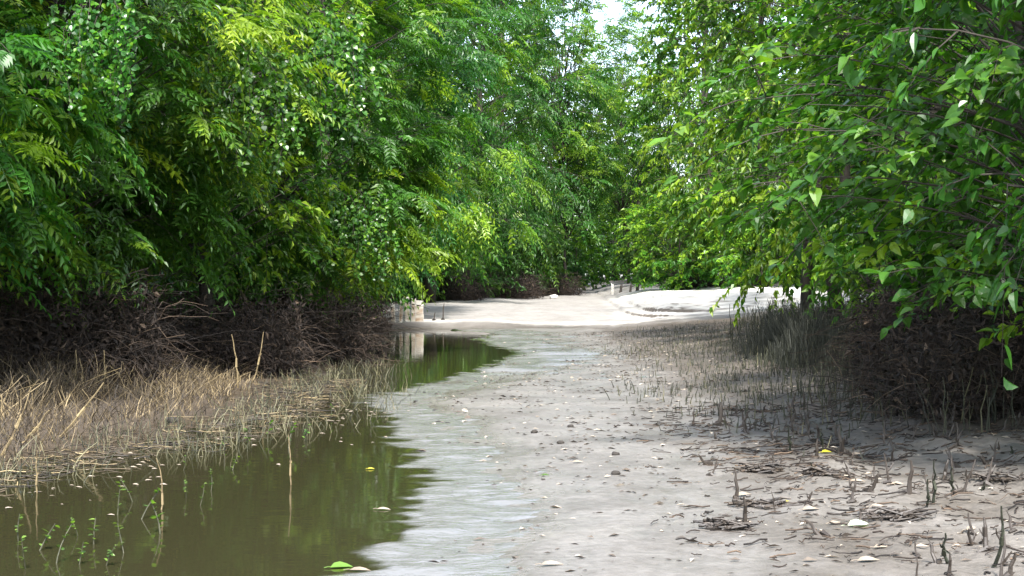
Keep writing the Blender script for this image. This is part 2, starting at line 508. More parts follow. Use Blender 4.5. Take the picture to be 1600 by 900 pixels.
def fronds(r, P, D, N, L, A, pairs=7, droop=0.45):
    """pinnate leaves: pairs of leaflets along a drooping rachis"""
    S = nrm(np.cross(D, N))
    Ps, Ds, Ns, Ls, As = [], [], [], [], []
    z = np.array([0, 0, 1.0])
    for i in range(pairs + 1):
        t = 0.18 + 0.82 * i / pairs
        pt = P + D * (L * t)[:, None] - z * (L * droop * t * t)[:, None]
        tg = nrm(D - z * (2 * droop * t))
        prof = 0.72 + 0.5 * math.sin(math.pi * min(t, 0.95))
        if i == pairs:
            sides = [0]
        else:
            sides = [1, -1]
        for s in sides:
            d = nrm(0.5 * tg + s * 0.9 * S - 0.22 * z + r.normal(0, 0.12, P.shape)) if s else tg
            Ps.append(pt); Ds.append(d); Ns.append(nrm(N + r.normal(0, 0.2, P.shape)))
            Ls.append(L * 0.255 * prof * r.uniform(0.85, 1.1, len(L))); As.append(A)
    P_, D_, N_, L_ = map(np.concatenate, (Ps, Ds, Ns, Ls))
    A_ = np.concatenate(As).copy()
    A_[:, 1] = np.clip(A_[:, 1] + r.normal(0, 0.12, len(A_)), 0, 1)
    V1 = kite(P_, D_, N_, L_, L_ * 0.38, A_, 0.15, 0.12)
    # rachis
    ts = np.array([0, 0.35, 0.7, 1.0])
    C = P[:, None] + D[:, None] * (L[:, None] * ts)[..., None] - z * (L[:, None] * droop * ts ** 2)[..., None]
    return V1, C


def tree_build(seed, kind, rx, ry, z0, z1, nb, ntw, nl, leaf, lmat, trunk_r=0.14, pairs=7, young=0.25, ovl=False, start_frac=0.3, twl=(0.5, 1.1), droop=0.45, bare=0.0):
    """returns (wood MB, leaf MB) of one tree standing at the origin"""
    r = np.random.default_rng(seed)
    wood, lv = MB(), MB()
    # trunk
    n = 9
    tz = np.linspace(-0.15, z1 * 0.86, n)
    wob = np.cumsum(r.normal(0, 0.10, (n, 2)), 0) * (z1 / 10)
    wob -= wob[0]
    tp = np.concatenate([wob, tz[:, None]], 1)
    tr = trunk_r * (1 - 0.8 * np.linspace(0, 1, n)); tr[0] *= 1.35
    V, f = btube(tp[None], tr[None], 8)
    wood.add(V, f, np.full((len(V), 4), 0.5))
    # bough tips on a lumpy ellipsoid
    zc = z0 + (z1 - z0) * 0.48
    rz = (z1 - z0) / 2
    u = r.uniform(-0.95, 1, nb); ph = r.uniform(0, 2 * np.pi, nb)
    q = np.sqrt(1 - u * u)
    flat = np.sign(q) * q ** 0.6
    dirs = np.stack([flat * np.cos(ph), flat * np.sin(ph), u], 1)
    lump = 0
    for _ in range(5):
        k = r.normal(0, 2.2, 3); lump = lump + np.cos(dirs @ k + r.uniform(0, 6.28))
    rad = 0.86 + 0.09 * lump + r.normal(0, 0.05, nb)
    E = np.stack([dirs[:, 0] * rx, dirs[:, 1] * ry, zc + dirs[:, 2] * rz], 1) * np.stack([rad, rad, np.ones(nb)], 1)
    E[:, 2] = np.maximum(E[:, 2], z0 + r.uniform(0, 0.5, nb))
    hs = np.clip((E[:, 2] - z0) * r.uniform(0.55, 0.85, nb) + 0.12 * z1, 0.4, z1 * 0.8)
    S0 = np.stack([np.interp(hs, tz, tp[:, 0]), np.interp(hs, tz, tp[:, 1]), hs], 1)
    Mi = (S0 + E) / 2; Mi[:, 2] += 0.16 * np.linalg.norm(E - S0, axis=1)
    Mi += r.normal(0, 0.12, Mi.shape)

    def bez(t):
        t = np.asarray(t)[..., None]
        return (1 - t) ** 2 * S0[:, None] + 2 * t * (1 - t) * Mi[:, None] + t * t * E[:, None]
    ts = np.tile(np.linspace(0, 1, 7), (nb, 1))
    C = bez(ts)
    ln = np.linalg.norm(E - S0, axis=1)
    br = (0.004 + 0.0038 * ln)[:, None] * (1 - 0.82 * ts) * (trunk_r / 0.14) ** 0.5
    V, f = btube(C, br, 5)
    wood.add(V, f, np.full((len(V), 4), 0.5))
    # twigs
    bi = np.repeat(np.arange(nb), ntw)
    m = len(bi)
    tu = start_frac + (1 - start_frac) * r.random(m) ** 0.7
    tw0 = ((1 - tu) ** 2)[:, None] * S0[bi] + (2 * tu * (1 - tu))[:, None] * Mi[bi] + (tu ** 2)[:, None] * E[bi]
    tg = nrm((E - Mi)[bi])
    outw = nrm(np.stack([tw0[:, 0], tw0[:, 1], (tw0[:, 2] - zc) * 0.3], 1))
    td = nrm(tg * 0.55 + outw * 0.45 + r.normal(0, 0.55, (m, 3)) * np.array([1, 1, 0.6]))
    tl = r.uniform(*twl, m)
    tt = np.linspace(0, 1, 4)
    z = np.array([0, 0, 1.0])
    TC = tw0[:, None] + td[:, None] * (tl[:, None] * tt)[..., None] - z * (tl[:, None] * 0.28 * tt ** 2)[..., None]
    V, f = btube(TC, np.tile(0.007 * (1 - 0.6 * tt), (m, 1)) * (1 if kind != 'far' else 2.5), 3)
    wood.add(V, f, np.full((len(V), 4), 0.45))
    # leaves
    bv = r.normal(0, 0.10, nb)[bi]
    byoung = (r.random(nb) < young)[bi]
    keep = r.random(m) > bare
    li = np.repeat(np.arange(m)[keep], nl)
    k = len(li)
    lu = r.uniform(0.15, 1.0, k)
    P = tw0[li] + td[li] * (tl[li] * lu)[:, None] - z * (tl[li] * 0.28 * lu ** 2)[:, None]
    side = nrm(np.cross(td[li], z)) * np.where(np.arange(k) % 2 == 0, 1, -1)[:, None]
    D = nrm(td[li] * 0.55 + side * 0.75 + outw[li] * 0.25 + r.normal(0, 0.4, (k, 3)) + z * 0.05)
    N = nrm(z * 1.0 + outw[li] * 0.45 + r.normal(0, 0.38, (k, 3)))
    yl = byoung[li] & (lu > 0.35)
    A = np.stack([np.clip(0.42 + bv[li] + r.normal(0, 0.12, k) + np.where(yl, r.uniform(0.2, 0.55, k), 0), 0, 1),
                  np.clip(0.5 + r.normal(0, 0.16, k), 0, 1), r.random(k), np.ones(k)], 1)
    L = r.uniform(leaf[0], leaf[1], k)
    if kind == 'pinnate':
        (V, f, a), C = fronds(r, P, D, N, L, A, pairs, droop)
        lv.add(V, f, a)
        V, f = btube(C, np.tile(np.array([0.004, 0.0035, 0.003, 0.002]), (k, 1)), 3)
        lv.add(V, f, np.repeat(A, len(V) // k, 0))
    elif ovl:
        D = nrm(D * np.array([1, 1, 0.6]) - z * 0.18)
        V, f, a = ovate(P + D * 0.03, D, N, L, L * r.uniform(0.5, 0.74, k), A, r.uniform(0.02, 0.34, (k, 1)), r.uniform(-0.05, 0.6, (k, 1)))
        lv.add(V, f, a)
    else:
        D = nrm(D - z * 0.3)
        V, f, a = kite(P, D, N, L, L * r.uniform(0.42, 0.62, k), A, 0.2, 0.25)
        lv.add(V, f, a)
    return wood, lv


PROTO = {}


def place_tree(proto, args, name, loc, rz, s, label, group, cat='tree', sz=None):
    """first use builds the tree with its parts, later uses copy it and its parts"""
    if proto not in PROTO:
        wood, lv = tree_build(**args)
        o = empty(name, loc, rz)
        wood.build('trunk', M['bark'], o, smooth=True)
        c = lv.build('crown', M[args['lmat']], o)
        PROTO[proto] = o
    else:
        o = dup(PROTO[proto])
        o.name = name
    o.location = loc; o.rotation_euler = (0, 0, rz)
    o.scale = (s, s, sz or s)
    tag(o, label, cat, group)
    return o


def gz(x, y):
    return float(height(np.array([x]), np.array([y]))[0])


WA = dict(seed=11, kind='pinnate', rx=3.3, ry=3.3, z0=2.05, z1=10.5, nb=125, ntw=5, nl=9, leaf=(0.40, 0.62), lmat='walnut', young=0.3)
WB = dict(WA, seed=12, pairs=5, rx=3.0, ry=3.0, z1=10.0)
AA = dict(seed=21, kind='pinnate', rx=3.6, ry=3.6, z0=1.5, z1=14, nb=130, ntw=5, nl=7, leaf=(0.45, 0.68), lmat='walnut', pairs=4, young=0.4, trunk_r=0.18)
AB = dict(AA, seed=22, lmat='ash', young=0.12, z0=0.8)
BA = dict(seed=31, kind='simple', rx=2.9, ry=2.9, z0=1.25, z1=6.8, nb=130, ntw=6, nl=18, leaf=(0.06, 0.175), lmat='broad', ovl=True, young=0.2, twl=(0.5, 1.0), start_frac=0.35)
SA = dict(seed=41, kind='simple', rx=3.2, ry=3.2, z0=0.9, z1=11, nb=140, ntw=6, nl=22, leaf=(0.11, 0.19), lmat='small', young=0.35, twl=(0.6, 1.2))
SB = dict(SA, seed=42, young=0.55)
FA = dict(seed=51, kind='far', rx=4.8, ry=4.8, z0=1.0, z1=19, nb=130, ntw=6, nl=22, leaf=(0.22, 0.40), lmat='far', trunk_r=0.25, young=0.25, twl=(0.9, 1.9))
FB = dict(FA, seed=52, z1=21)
FC = dict(FA, seed=53, lmat='small', nb=110, young=0.5)

G1, G2 = 'trees along the left side of the track', 'trees along the right side of the track'
G3 = 'far trees where the track bends away'
T = place_tree
# near left
VA = dict(seed=71, kind='simple', rx=2.6, ry=2.6, z0=1.9, z1=9.5, nb=110, ntw=6, nl=16, leaf=(0.10, 0.17), lmat='small', young=0.3, twl=(0.5, 1.0))
T('WA', WA, 'pinnate_tree', (-8.3, 16.5, gz(-8.3, 16.5)), 2.2, 1.05, 'feathery leaved tree filling the top left corner over the dry stalks', G1)
T('WB', WB, 'pinnate_tree', (-6.8, 20.5, gz(-6.8, 20.5)), 1.1, 1.0, 'feathery leaved tree with the dark hollow under it, behind the tall bent stalks', G1)
T('VA', VA, 'small_leaved_tree', (-5.2, 24.0, gz(-5.2, 24.0)), 2.4, 1.05, 'small leaved bright tree over the middle of the left brown brush', G1)
T('WA', WA, 'pinnate_tree', (-4.4, 28.0, gz(-4.4, 28)), 4.0, 0.95, 'bright feathery leaved tree over the brush that leads to the pale posts', G1)
T('WB', WB, 'pinnate_tree', (-10.5, 22.5, gz(-10.5, 22.5)), 5.0, 1.1, 'shaded feathery leaved tree behind the top left corner', G1)
T('AA', AA, 'ash_tree', (-4.5, 36.5, gz(-4.5, 36.5)), 0.7, 1.0, 'tall yellow tipped tree rising directly behind the pale posts', G1)
T('AB', AB, 'ash_tree', (-5.0, 47, gz(-5, 47)), 2.2, 1.15, 'darker tree standing past the posts at the left end of the sand bank', G1, sz=1.35)
T('AA', AA, 'ash_tree', (-3.6, 60, gz(-3.6, 60)), 3.0, 1.35, 'tall tree over the dark brush behind the left sand bank', G1, sz=1.6)
T('AB', AB, 'ash_tree', (-1.5, 76, gz(-1.5, 76)), 5.0, 1.5, 'deep green tree over the left edge of the far track', G1, sz=1.9)
# far
T('FA', FA, 'far_tree', (-0.4, 98, gz(-0.4, 98)), 0.2, 1.0, 'dull grey green far tree left of the slot where the track vanishes', G3, sz=1.6)
T('FB', FB, 'far_tree', (-6, 105, gz(-6, 105)), 0.9, 1.1, 'far tree showing above the deep green tree on the left', G3, sz=1.6)
T('FC', FC, 'far_tree', (9.8, 112, gz(9.8, 112)), 5.0, 0.62, 'small light green far tree beside the slot where the track vanishes', G3)
T('FB', FB, 'far_tree', (2.2, 128, gz(2, 128)), 2.0, 1.35, 'pale far tree closing the end of the track', G3, sz=1.5)
T('FA', FA, 'far_tree', (10.0, 138, gz(10, 138)), 4.0, 1.15, 'pale far tree low in the white sky gap', G3, sz=1.05)
T('FC', FC, 'far_tree', (13.2, 118, gz(13.2, 118)), 1.0, 0.95, 'far tree right of the vanishing track, under the white sky gap', G3, sz=1.0)
T('FC', FC, 'far_tree', (13.0, 92, gz(13, 92)), 3.3, 1.0, 'yellow green tree standing beyond the pale sand mound', G3, sz=1.4)
LA = dict(seed=81, kind='pinnate', rx=4.7, ry=4.4, z0=7.0, z1=21, nb=125, ntw=5, nl=7, leaf=(0.55, 0.85), lmat='walnut', pairs=4, young=0.6, trunk_r=0.09)
T('LA', LA, 'ash_tree', (8.0, 97, gz(8.0, 97)), 2.6, 0.92, 'thin tree whose sprays break up the white sky gap over the far track', G3)
T('LA', LA, 'ash_tree', (3.3, 84, gz(3.3, 84)), 1.0, 1.0, 'yellow green tree reaching out over the far track just left of the white sky gap', G3)
# right
T('BA', BA, 'broad_leaved_tree', (5.3, 12.0, gz(5.3, 12.0)), 0.4, 1.0, 'big leaved tree nearest on the right, its leaves hanging over the mud', G2)
T('BA', BA, 'broad_leaved_tree', (5.15, 10.4, gz(5.15, 10.4)), 5.2, 0.74, 'young big leaved tree closest to the camera at the right edge', G2, sz=1.3)
T('BA', BA, 'broad_leaved_tree', (6.2, 16.0, gz(6.2, 16.0)), 2.6, 1.15, 'big leaved tree over the dark brush on the right, behind the nearest one', G2)
T('SA', SA, 'small_leaved_tree', (6.9, 22.5, gz(6.9, 22.5)), 0.5, 1.0, 'small leaved tree above the thickest dark reeds', G2)
T('SB', SB, 'small_leaved_tree', (7.2, 31, gz(7.2, 31)), 1.9, 1.1, 'light yellow green tree leaning over the right end of the sand mound', G2, sz=1.25)
T('SA', SA, 'small_leaved_tree', (8.8, 42, gz(8.8, 42)), 3.1, 1.2, 'leafy tree beside the crest of the sand mound', G2, sz=1.7)
T('SB', SB, 'small_leaved_tree', (11.0, 62, gz(11.0, 62)), 4.4, 1.4, 'tree behind the sand mound with low sunlit leaves', G2, sz=1.9)
T('SA', SA, 'small_leaved_tree', (10.6, 76, gz(10.6, 76)), 5.2, 1.4, 'tree behind the left toe of the sand mound', G2, sz=2.0)

# ------------------------------------------------------------------ vines draped over the left trees
def vine(seed, lab, loc, rz, s):
    if 'VN' not in PROTO:
        r = np.random.default_rng(seed)
        ns_ = 26
        t = np.linspace(0, 1, 8)
        H0 = np.stack([r.normal(0, 0.55, ns_), r.normal(0, 0.25, ns_), r.uniform(-0.4, 0.6, ns_)], 1)
        L = r.uniform(0.8, 2.4, ns_)
        C = H0[:, None] + np.stack([r.normal(0, .25, ns_)[:, None] * np.sin(2.5 * t), -0.5 * np.sin(1.5 * t) * r.uniform(.4, 1, ns_)[:, None], -(L[:, None]) * t ** 1.3], -1)
        C += r.normal(0, 0.03, C.shape)
        o = empty('climbing_vine')
        V, f = btube(C, np.tile(0.007 * (1 - .6 * t), (ns_, 1)), 4)
        MB().add(V, f, np.full((len(V), 4), .5)).build('stems', M['bark'], o)
        k = 40
        u = r.uniform(0, 1, (ns_, k)) * 6.999
        i = u.astype(int); fr = (u - i)[..., None]
        ii = np.arange(ns_)[:, None]
        P = (C[ii, i] * (1 - fr) + C[ii, i + 1] * fr).reshape(-1, 3)
        n_ = len(P)
        D = nrm(r.normal(0, .6, (n_, 3)) + np.array([0, -.35, -.55])); N = nrm(r.normal(0, .4, (n_, 3)) + np.array([0, -.75, .65]))
        A = np.stack([np.clip(r.normal(.42, .2, n_), 0, 1), np.clip(r.normal(.5, .2, n_), 0, 1), r.random(n_), np.ones(n_)], 1)
        P = P + D * 0.05
        Lf = r.uniform(.07, .14, n_)
        V, f, a = ovate(P, D, N, Lf, Lf * r.uniform(.7, .95, n_), A, r.uniform(0.0, .25, (n_, 1)), r.uniform(0, .4, (n_, 1)))
        MB().add(V, f, a).build('leaves', M['broad'], o)
        PROTO['VN'] = o
    else:
        o = dup(PROTO['VN'])
    o.location = loc; o.rotation_euler = (0, 0, rz); o.scale = (s, s, s)
    tag(o, lab, 'vine', 'vines hanging on the left trees')


for px, py, d, rz, s, lab in [
    (385, 120, 20.0, .2, .75, 'round leaved vine hanging beside the dark gap in the upper left trees'),
    (20, 300, 16.5, -.3, .45, 'round leaved vine hanging low at the left edge over the stalks'),
    (500, 60, 23.0, .4, .9, 'round leaved vine high in the small leaved bright tree'),
    (560, 330, 26.0, .3, .7, 'round leaved vine over the brush near the pale posts'),
    (150, 30, 15.5, -.2, .6, 'round leaved vine high in the top left corner')]:
    vine(91, lab, at_d(px, py, d), rz, s)

# ------------------------------------------------------------------ far woods: one mass behind the trees
r = np.random.default_rng(77)
spots = []
for y in np.arange(14, 100, 5.0):
    for row in range(2):
        xb = np.interp(y, [14, 25, 36, 60, 100], [-13.5, -11.5, -9.5, -9.5, -7.5]) - row * 5.0
        spots.append((xb + r.normal(0, 0.8), y + r.normal(0, 1.2) + row * 2.5, r.uniform(10, 15)))
for y in np.arange(12, 118, 5.0):
    for row in range(2):
        xb = np.interp(y, [12, 25, 40, 60, 120], [11.0, 12.5, 14.0, 18.0, 19.0]) + row * 5.0
        spots.append((xb + r.normal(0, 0.8), y + r.normal(0, 1.2) + row * 2.5, r.uniform(10, 15)))
for x in np.arange(-16, 34, 4.5):
    for row in range(2):
        hh = r.uniform(15, 20)
        if 8 < x < 20: hh = r.uniform(9, 13)
        spots.append((x + r.normal(0, 1), 145 + row * 9 + r.normal(0, 2), hh))
lv, wd = MB(), MB()
for (x, y, h) in spots:
    nc = 90
    u = r.uniform(-1, 1, nc); ph = r.uniform(0, 2 * np.pi, nc); rr = r.uniform(0.55, 1.05, nc)
    q = np.sqrt(1 - u * u) ** 0.6
    z0 = gz(x, y)
    C = np.stack([x + 3.4 * q * rr * np.cos(ph), y + 3.4 * q * rr * np.sin(ph), z0 + 0.3 + (u * 0.5 + 0.5) * h], 1)
    k = 22
    P = np.repeat(C, k, 0) + r.normal(0, 0.55, (nc * k, 3)) * np.array([1, 1, 0.6])
    D = nrm(r.normal(0, 1, P.shape) + np.array([0, 0, -0.3])); N = nrm(r.normal(0, 0.5, P.shape) + np.array([0, 0, 1.0]))
    A = np.stack([np.clip(np.repeat(r.normal(0.4, 0.15, nc), k) + r.normal(0, 0.1, nc * k), 0, 1), r.uniform(0.2, 0.8, nc * k), r.random(nc * k), np.ones(nc * k)], 1)
    P[:, 2] = np.maximum(P[:, 2], z0 + 0.1)
    L = r.uniform(0.32, 0.6, nc * k)
    V, f, a = kite(P, D, N, L, L * 0.6, A, 0.2, 0.2)
    lv.add(V, f, a)
    tz = np.linspace(-0.2, h * 0.8, 6)
    tp = np.stack([x + np.cumsum(r.normal(0, 0.12, 6)), y + np.cumsum(r.normal(0, 0.12, 6)), z0 + tz], 1)
    V, f = btube(tp[None], np.linspace(0.17, 0.05, 6)[None], 6)
    lv.add(V, f, np.full((len(V), 4), 0.4), mi=1)
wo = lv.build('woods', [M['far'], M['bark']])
tag(wo, 'unbroken green woods standing behind the trees on both sides', 'woods', kind='stuff')

# ------------------------------------------------------------------ shrubs
SHA = dict(seed=61, kind='simple', rx=2.3, ry=2.0, z0=0.25, z1=3.4, nb=70, ntw=5, nl=16, leaf=(0.12, 0.22), lmat='small', young=0.45, trunk_r=0.05, twl=(0.5, 0.9))
SHB = dict(SHA, seed=62, lmat='far', leaf=(0.14, 0.25), young=0.2)
GS = 'low shrubs at the foot of the far trees'
for proto, args, x, y, rz, s_, lab in [
    ('SHA', SHA, 10.4, 58.5, 0.0, 1.15, 'low sunlit shrub behind the crest of the sand mound'),
    ('SHA', SHA, 7.6, 63.5, 1.3, 1.2, 'low bright shrub behind the ramp of the sand mound'),
    ('SHA', SHA, 8.3, 74.0, 2.3, 1.1, 'shrub right beside the dark stumps'),
    ('SHB', SHB, 9.9, 84.0, 3.9, 1.4, 'shrub on the right of the far track bend'),
    ('SHB', SHB, 1.3, 88.0, 0.6, 1.2, 'shrub on the left of the far track bend'),
    ('SHA', SHA, 4.7, 104.0, 2.9, 1.5, 'light green shrub closing the left side of the vanishing track'),
    ('SHB', SHB, 0.6, 79.0, 1.9, 1.2, 'shrub above the right end of the far dark brush'),
    ('SHB', SHB, -2.3, 70.0, 2.7, 1.25, 'shrub above the middle of the far dark brush'),
    ('SHB', SHB, -5.0, 63.0, 4.4, 1.25, 'shrub above the far dark brush, next to the pale posts'),
    ('SHA', SHA, -6.3, 38.0, 5.1, 1.0, 'yellow green shrub hanging over the tops of the pale posts'),
]:
    zz = gz(x, y)
    T(proto, args, 'shrub', (x, y, zz + (0.0 if y < 40 else 0)), rz, s_, lab, GS, 'shrub')

# ------------------------------------------------------------------ dead brush
def brush(seed, nt_, wx, wy, h, leafn):
    r = np.random.default_rng(seed)
    b = MB()
    P0 = np.stack([r.uniform(-wx, wx, nt_), r.uniform(-wy, wy, nt_), np.abs(r.normal(0, 0.42, nt_)) * h * 0.9], 1)
    D = nrm(r.normal(0, 1, (nt_, 3)) * np.array([1, 1, 0.5]) + np.array([0, 0, 0.45]))
    L = r.uniform(0.25, 0.95, nt_) * h
    t = np.linspace(0, 1, 6)
    bend = r.normal(0, 0.35, (nt_, 3)) * np.array([1, 1, 0.4]) - np.array([0, 0, 0.35])
    C = P0[:, None] + D[:, None] * (L[:, None] * t)[..., None] + bend[:, None] * (L[:, None] * t ** 2)[..., None]
    C += r.normal(0, 0.025, C.shape)
    C[..., 2] = np.maximum(C[..., 2], 0.0)
    rad = r.uniform(0.002, 0.0065, nt_)[:, None] * (1 - 0.6 * t)
    V, f = btube(C, rad, 3)
    a = np.zeros((nt_, 4)); a[:, 0] = np.clip(r.normal(0.34, 0.24, nt_), 0, 1)
    b.add(V, f, np.repeat(a, 18, 0))
    P = np.stack([r.uniform(-wx, wx, leafn), r.uniform(-wy, wy, leafn), r.uniform(0, h, leafn) * r.uniform(0.3, 1, leafn)], 1)
    L = r.uniform(0.04, 0.12, leafn)
    A = np.zeros((leafn, 4)); A[:, 0] = np.clip(r.normal(0.35, 0.2, leafn), 0, 1)
    V, f, a = kite(P, nrm(r.normal(0, 1, P.shape)), nrm(r.normal(0, 1, P.shape)), L, L * 0.5, A)
    b.add(V, f, a)
    return b


BR = {}
GB = 'dead brush under the trees'


def put_brush(kind, x, y, rz, s, lab, sz=None):
    if kind not in BR:
        prm = {'a': (1, 2400, 1.75, 1.0, 1.0, 5000), 'b': (2, 2400, 1.75, 1.0, 1.1, 5000)}[kind]
        o = brush(*prm).build('brush_thicket', M['brush'])
        BR[kind] = o
    else:
        o = BR[kind].copy(); col.objects.link(o)
    o.location = (x, y, gz(x, y) - 0.03); o.rotation_euler = (0, 0, rz); o.scale = (s, s, sz or s)
    tag(o, lab, 'brush', GB)


for kind, x, y, rz, s, lab, sz in [
    ('a', -8.8, 18.6, 0.2, 1.0, 'dark tangle of dead twigs at the left edge behind the leaning stalks', 1.35),
    ('b', -6.7, 19.6, 0.2, 1.0, 'dark dead brush in the hollow under the left trees', 1.4),
    ('a', -5.1, 22.6, 0.1, 1.0, 'brown brush with a looping ball of pale twigs, under the left trees', 1.3),
    ('b', -4.3, 26.6, 2.9, 1.0, 'brown dead brush around the leaning thin trunk', 1.2),
    ('a', -5.0, 31.5, 3.3, 0.95, 'purple brown brush reaching the water beside the pale posts', 1.2),
    ('b', -5.0, 38.5, 0.3, 0.9, 'brown brush close behind the pale posts', 1.1),
    ('a', -7.6, 24.0, 0.5, 1.2, 'deep shaded brush behind the brown brush on the left', 1.3),
    ('b', -3.8, 64.0, 0.4, 1.3, 'dark brush bank behind the left end of the sand flat', 1.3),
    ('a', -0.9, 70.5, 0.5, 1.3, 'dark brush bank behind the middle of the sand flat', 1.3),
    ('b', 1.5, 78.0, 0.7, 1.3, 'dark brush bank nearest the far track', 1.2),
    ('a', 5.5, 14.8, 0.2, 0.95, 'black brown brush under the nearest big leaves on the right', 1.1),
    ('b', 6.6, 15.4, 0.3, 1.0, 'dark brush at the right edge under the big leaved tree', 1.1),
    ('a', 6.3, 18.2, 2.6, 1.0, 'dark brush among the tall reeds on the right', 1.15),
    ('b', 7.2, 19.5, 0.2, 1.2, 'shaded brush deep under the right trees', 1.3),
    ('a', 7.5, 24.5, 1.2, 1.2, 'brush behind the thickest dark reeds', 1.2),
    ('b', 9.6, 66.0, 0.2, 1.3, 'low dark brush behind the sand mound', 0.7),
]:
    put_brush(kind, x, y, rz, s, lab, sz)

# leaning thin trunk, left
b_ = at(478, 556); t_ = at_d(512, 446, b_[1] + 0.1)
p = np.array([b_, [b_[0] * .6 + t_[0] * .4 - 0.08, b_[1], 0.45], [b_[0] * .2 + t_[0] * .8, b_[1], 1.15], t_, [t_[0] + .3, t_[1] + .2, t_[2] + 1.2]])
p[0, 2] = gz(p[0, 0], p[0, 1]) - 0.05
V, f = btube(p[None], np.array([[0.055, 0.05, 0.042, 0.036, 0.025]]), 8)
a = np.full((len(V), 4), 0.7)
o = MB().add(V, f, a).build('sapling_trunk', M['brush'], smooth=True)
tag(o, 'thin bare trunk leaning right in front of the left brush', 'trunk')

# ------------------------------------------------------------------ blades and stems
def stems(r, X, Y, H, rad, lean=0.25, kink=0.15, sides=3):
    n = len(X)
    Z = np.maximum(height(X, Y), -0.03)
    t = np.linspace(0, 1, 5)
    L = r.normal(0, lean, (n, 2)); K = r.normal(0, kink, (n, 2))
    C = np.zeros((n, 5, 3))
    C[..., 0] = X[:, None] + H[:, None] * (L[:, :1] * t + K[:, :1] * t * t)
    C[..., 1] = Y[:, None] + H[:, None] * (L[:, 1:] * t + K[:, 1:] * t * t)
    C[..., 2] = Z[:, None] - 0.02 + (H[:, None] + 0.02) * t * np.sqrt(np.clip(1 - 0.3 * (L ** 2).sum(1), 0.1, 1))[:, None]
    C[:, 1:4, :2] += r.normal(0, 0.018, (n, 3, 2)) * np.minimum(H, 0.8)[:, None, None]
    return btube(C, rad[:, None] * (1.05 - 0.5 * t), sides)


def scatter(r, n, x0, x1, y0, y1, fn):
    X = r.uniform(x0, x1, n); Y = r.uniform(y0, y1, n)
    k = r.random(n) < fn(X, Y)
    return X[k], Y[k]


def attr0(v, k):
    a = np.zeros((len(v), 4)); a[:, 0] = v
    return np.repeat(a, k, 0)


r = np.random.default_rng(5)


def gd(X, Y):
    xe, xl = zones(X, Y)
    q = xl - X + 0.8 * fbm(X * 0.7, Y * 0.5, 21)
    fr = np.interp(Y, [10, 31], [1.0, 0.75])
    return sstep(-0.3, 1.3, q) * sstep(7.5, 4.5, q) * fr * np.clip(0.5 + 1.7 * vnoise(X * 1.5, Y * 1.1, 23), 0.05, 1)


X, Y = scatter(r, 60000, -11, -1.2, 10, 31, gd)
xe, xl = zones(X, Y)
q = np.clip((xl - X) / 2.5, 0, 1)
H = (0.06 + 0.33 * q) * r.uniform(0.3, 1.3, len(X)) * np.interp(X, [-7, -4.5, -2.5], [1.15, 0.95, 0.6])
V, f = stems(r, X, Y, H, r.uniform(0.002, 0.0062, len(X)), 0.48, 0.35)
o = MB().add(V, f, attr0(np.clip(r.normal(0.42, 0.27, len(X)) + 0.25 * fbm(X * 0.6, Y * 0.5, 27), 0, 1), 15)).build('dry_grass', M['straw'])
tag(o, 'flattened tan dead grass and stalks along the left edge of the pool', 'dry grass', kind='stuff')

# flattened stems along the shore
X, Y = scatter(r, 9000, -6.5, -1.2, 10, 22, lambda x, y: sstep(1.0, 0.1, np.abs(zones(x, y)[1] - x + 0.1)) * (0.35 + 1.0 * np.maximum(0, vnoise(x * 1.4, y * 1.4, 29) + 0.2)))
k = len(X)
ph = r.normal(0.3, 0.9, k); L = r.uniform(0.04, 0.34, k)
t = np.linspace(-0.5, 0.5, 4)
C = np.zeros((k, 4, 3))
C[..., 0] = X[:, None] + (L * np.cos(ph))[:, None] * t
C[..., 1] = Y[:, None] + (L * np.sin(ph))[:, None] * t + r.normal(0, 0.01, (k, 4))
C[..., 2] = np.maximum(height(C[..., 0], C[..., 1]), 0) + 0.004 + np.abs(r.normal(0, 0.02, (k, 1))) + r.normal(0, 0.008, (k, 4))
V, f = btube(C, np.tile(r.uniform(0.002, 0.006, k)[:, None], (1, 4)), 4)
o = MB().add(V, f, attr0(np.clip(r.normal(0.28, 0.28, k), 0, 1), 16)).build('flattened_stems', M['straw'])
tag(o, 'broken flattened stems matted along the left shore of the pool', 'dead stems', kind='stuff')

# grassy weeds standing in the far part of the pool
X, Y = scatter(r, 24000, -5.5, -0.3, 9.5, 31, lambda x, y: sstep(0.5, -0.3, x - zones(x, y)[1] - np.interp(y, [12, 14, 16, 20, 25, 30], [0.7, 1.2, 1.4, 1.2, 0.9, 0.5])) * sstep(-0.8, 0, x - zones(x, y)[1]) * np.clip(0.22 + 0.9 * vnoise(x * 2, y * 1.5, 31), 0.03, 1))
H = r.uniform(0.05, 0.24, len(X))
V, f = stems(r, X, Y, H, r.uniform(0.003, 0.006, len(X)), 0.3, 0.3)
V.reshape(-1, 3)
o = MB().add(V, f, attr0(np.clip(r.normal(0.62, 0.28, len(X)), 0, 1.2), 15)).build('flooded_grass', M['reed'])
tag(o, 'thin green brown grass standing in the shallow water on the left', 'flooded grass', kind='stuff')


def rd(X, Y):
    e = np.interp(Y, [12, 14, 17, 21, 27, 33, 40], [2.6, 1.9, 1.7, 1.85, 2.3, 2.6, 3.0]) + 0.7 * fbm(X * 0.8, Y * 0.4, 41)
    return sstep(-0.5, 1.1, X - e) * np.interp(Y, [11.5, 13, 15.5, 33, 41], [0, 0.25, 1, 0.9, 0.2]) * (0.6 + 0.8 * vnoise(X * 1.2, Y * 0.9, 43))


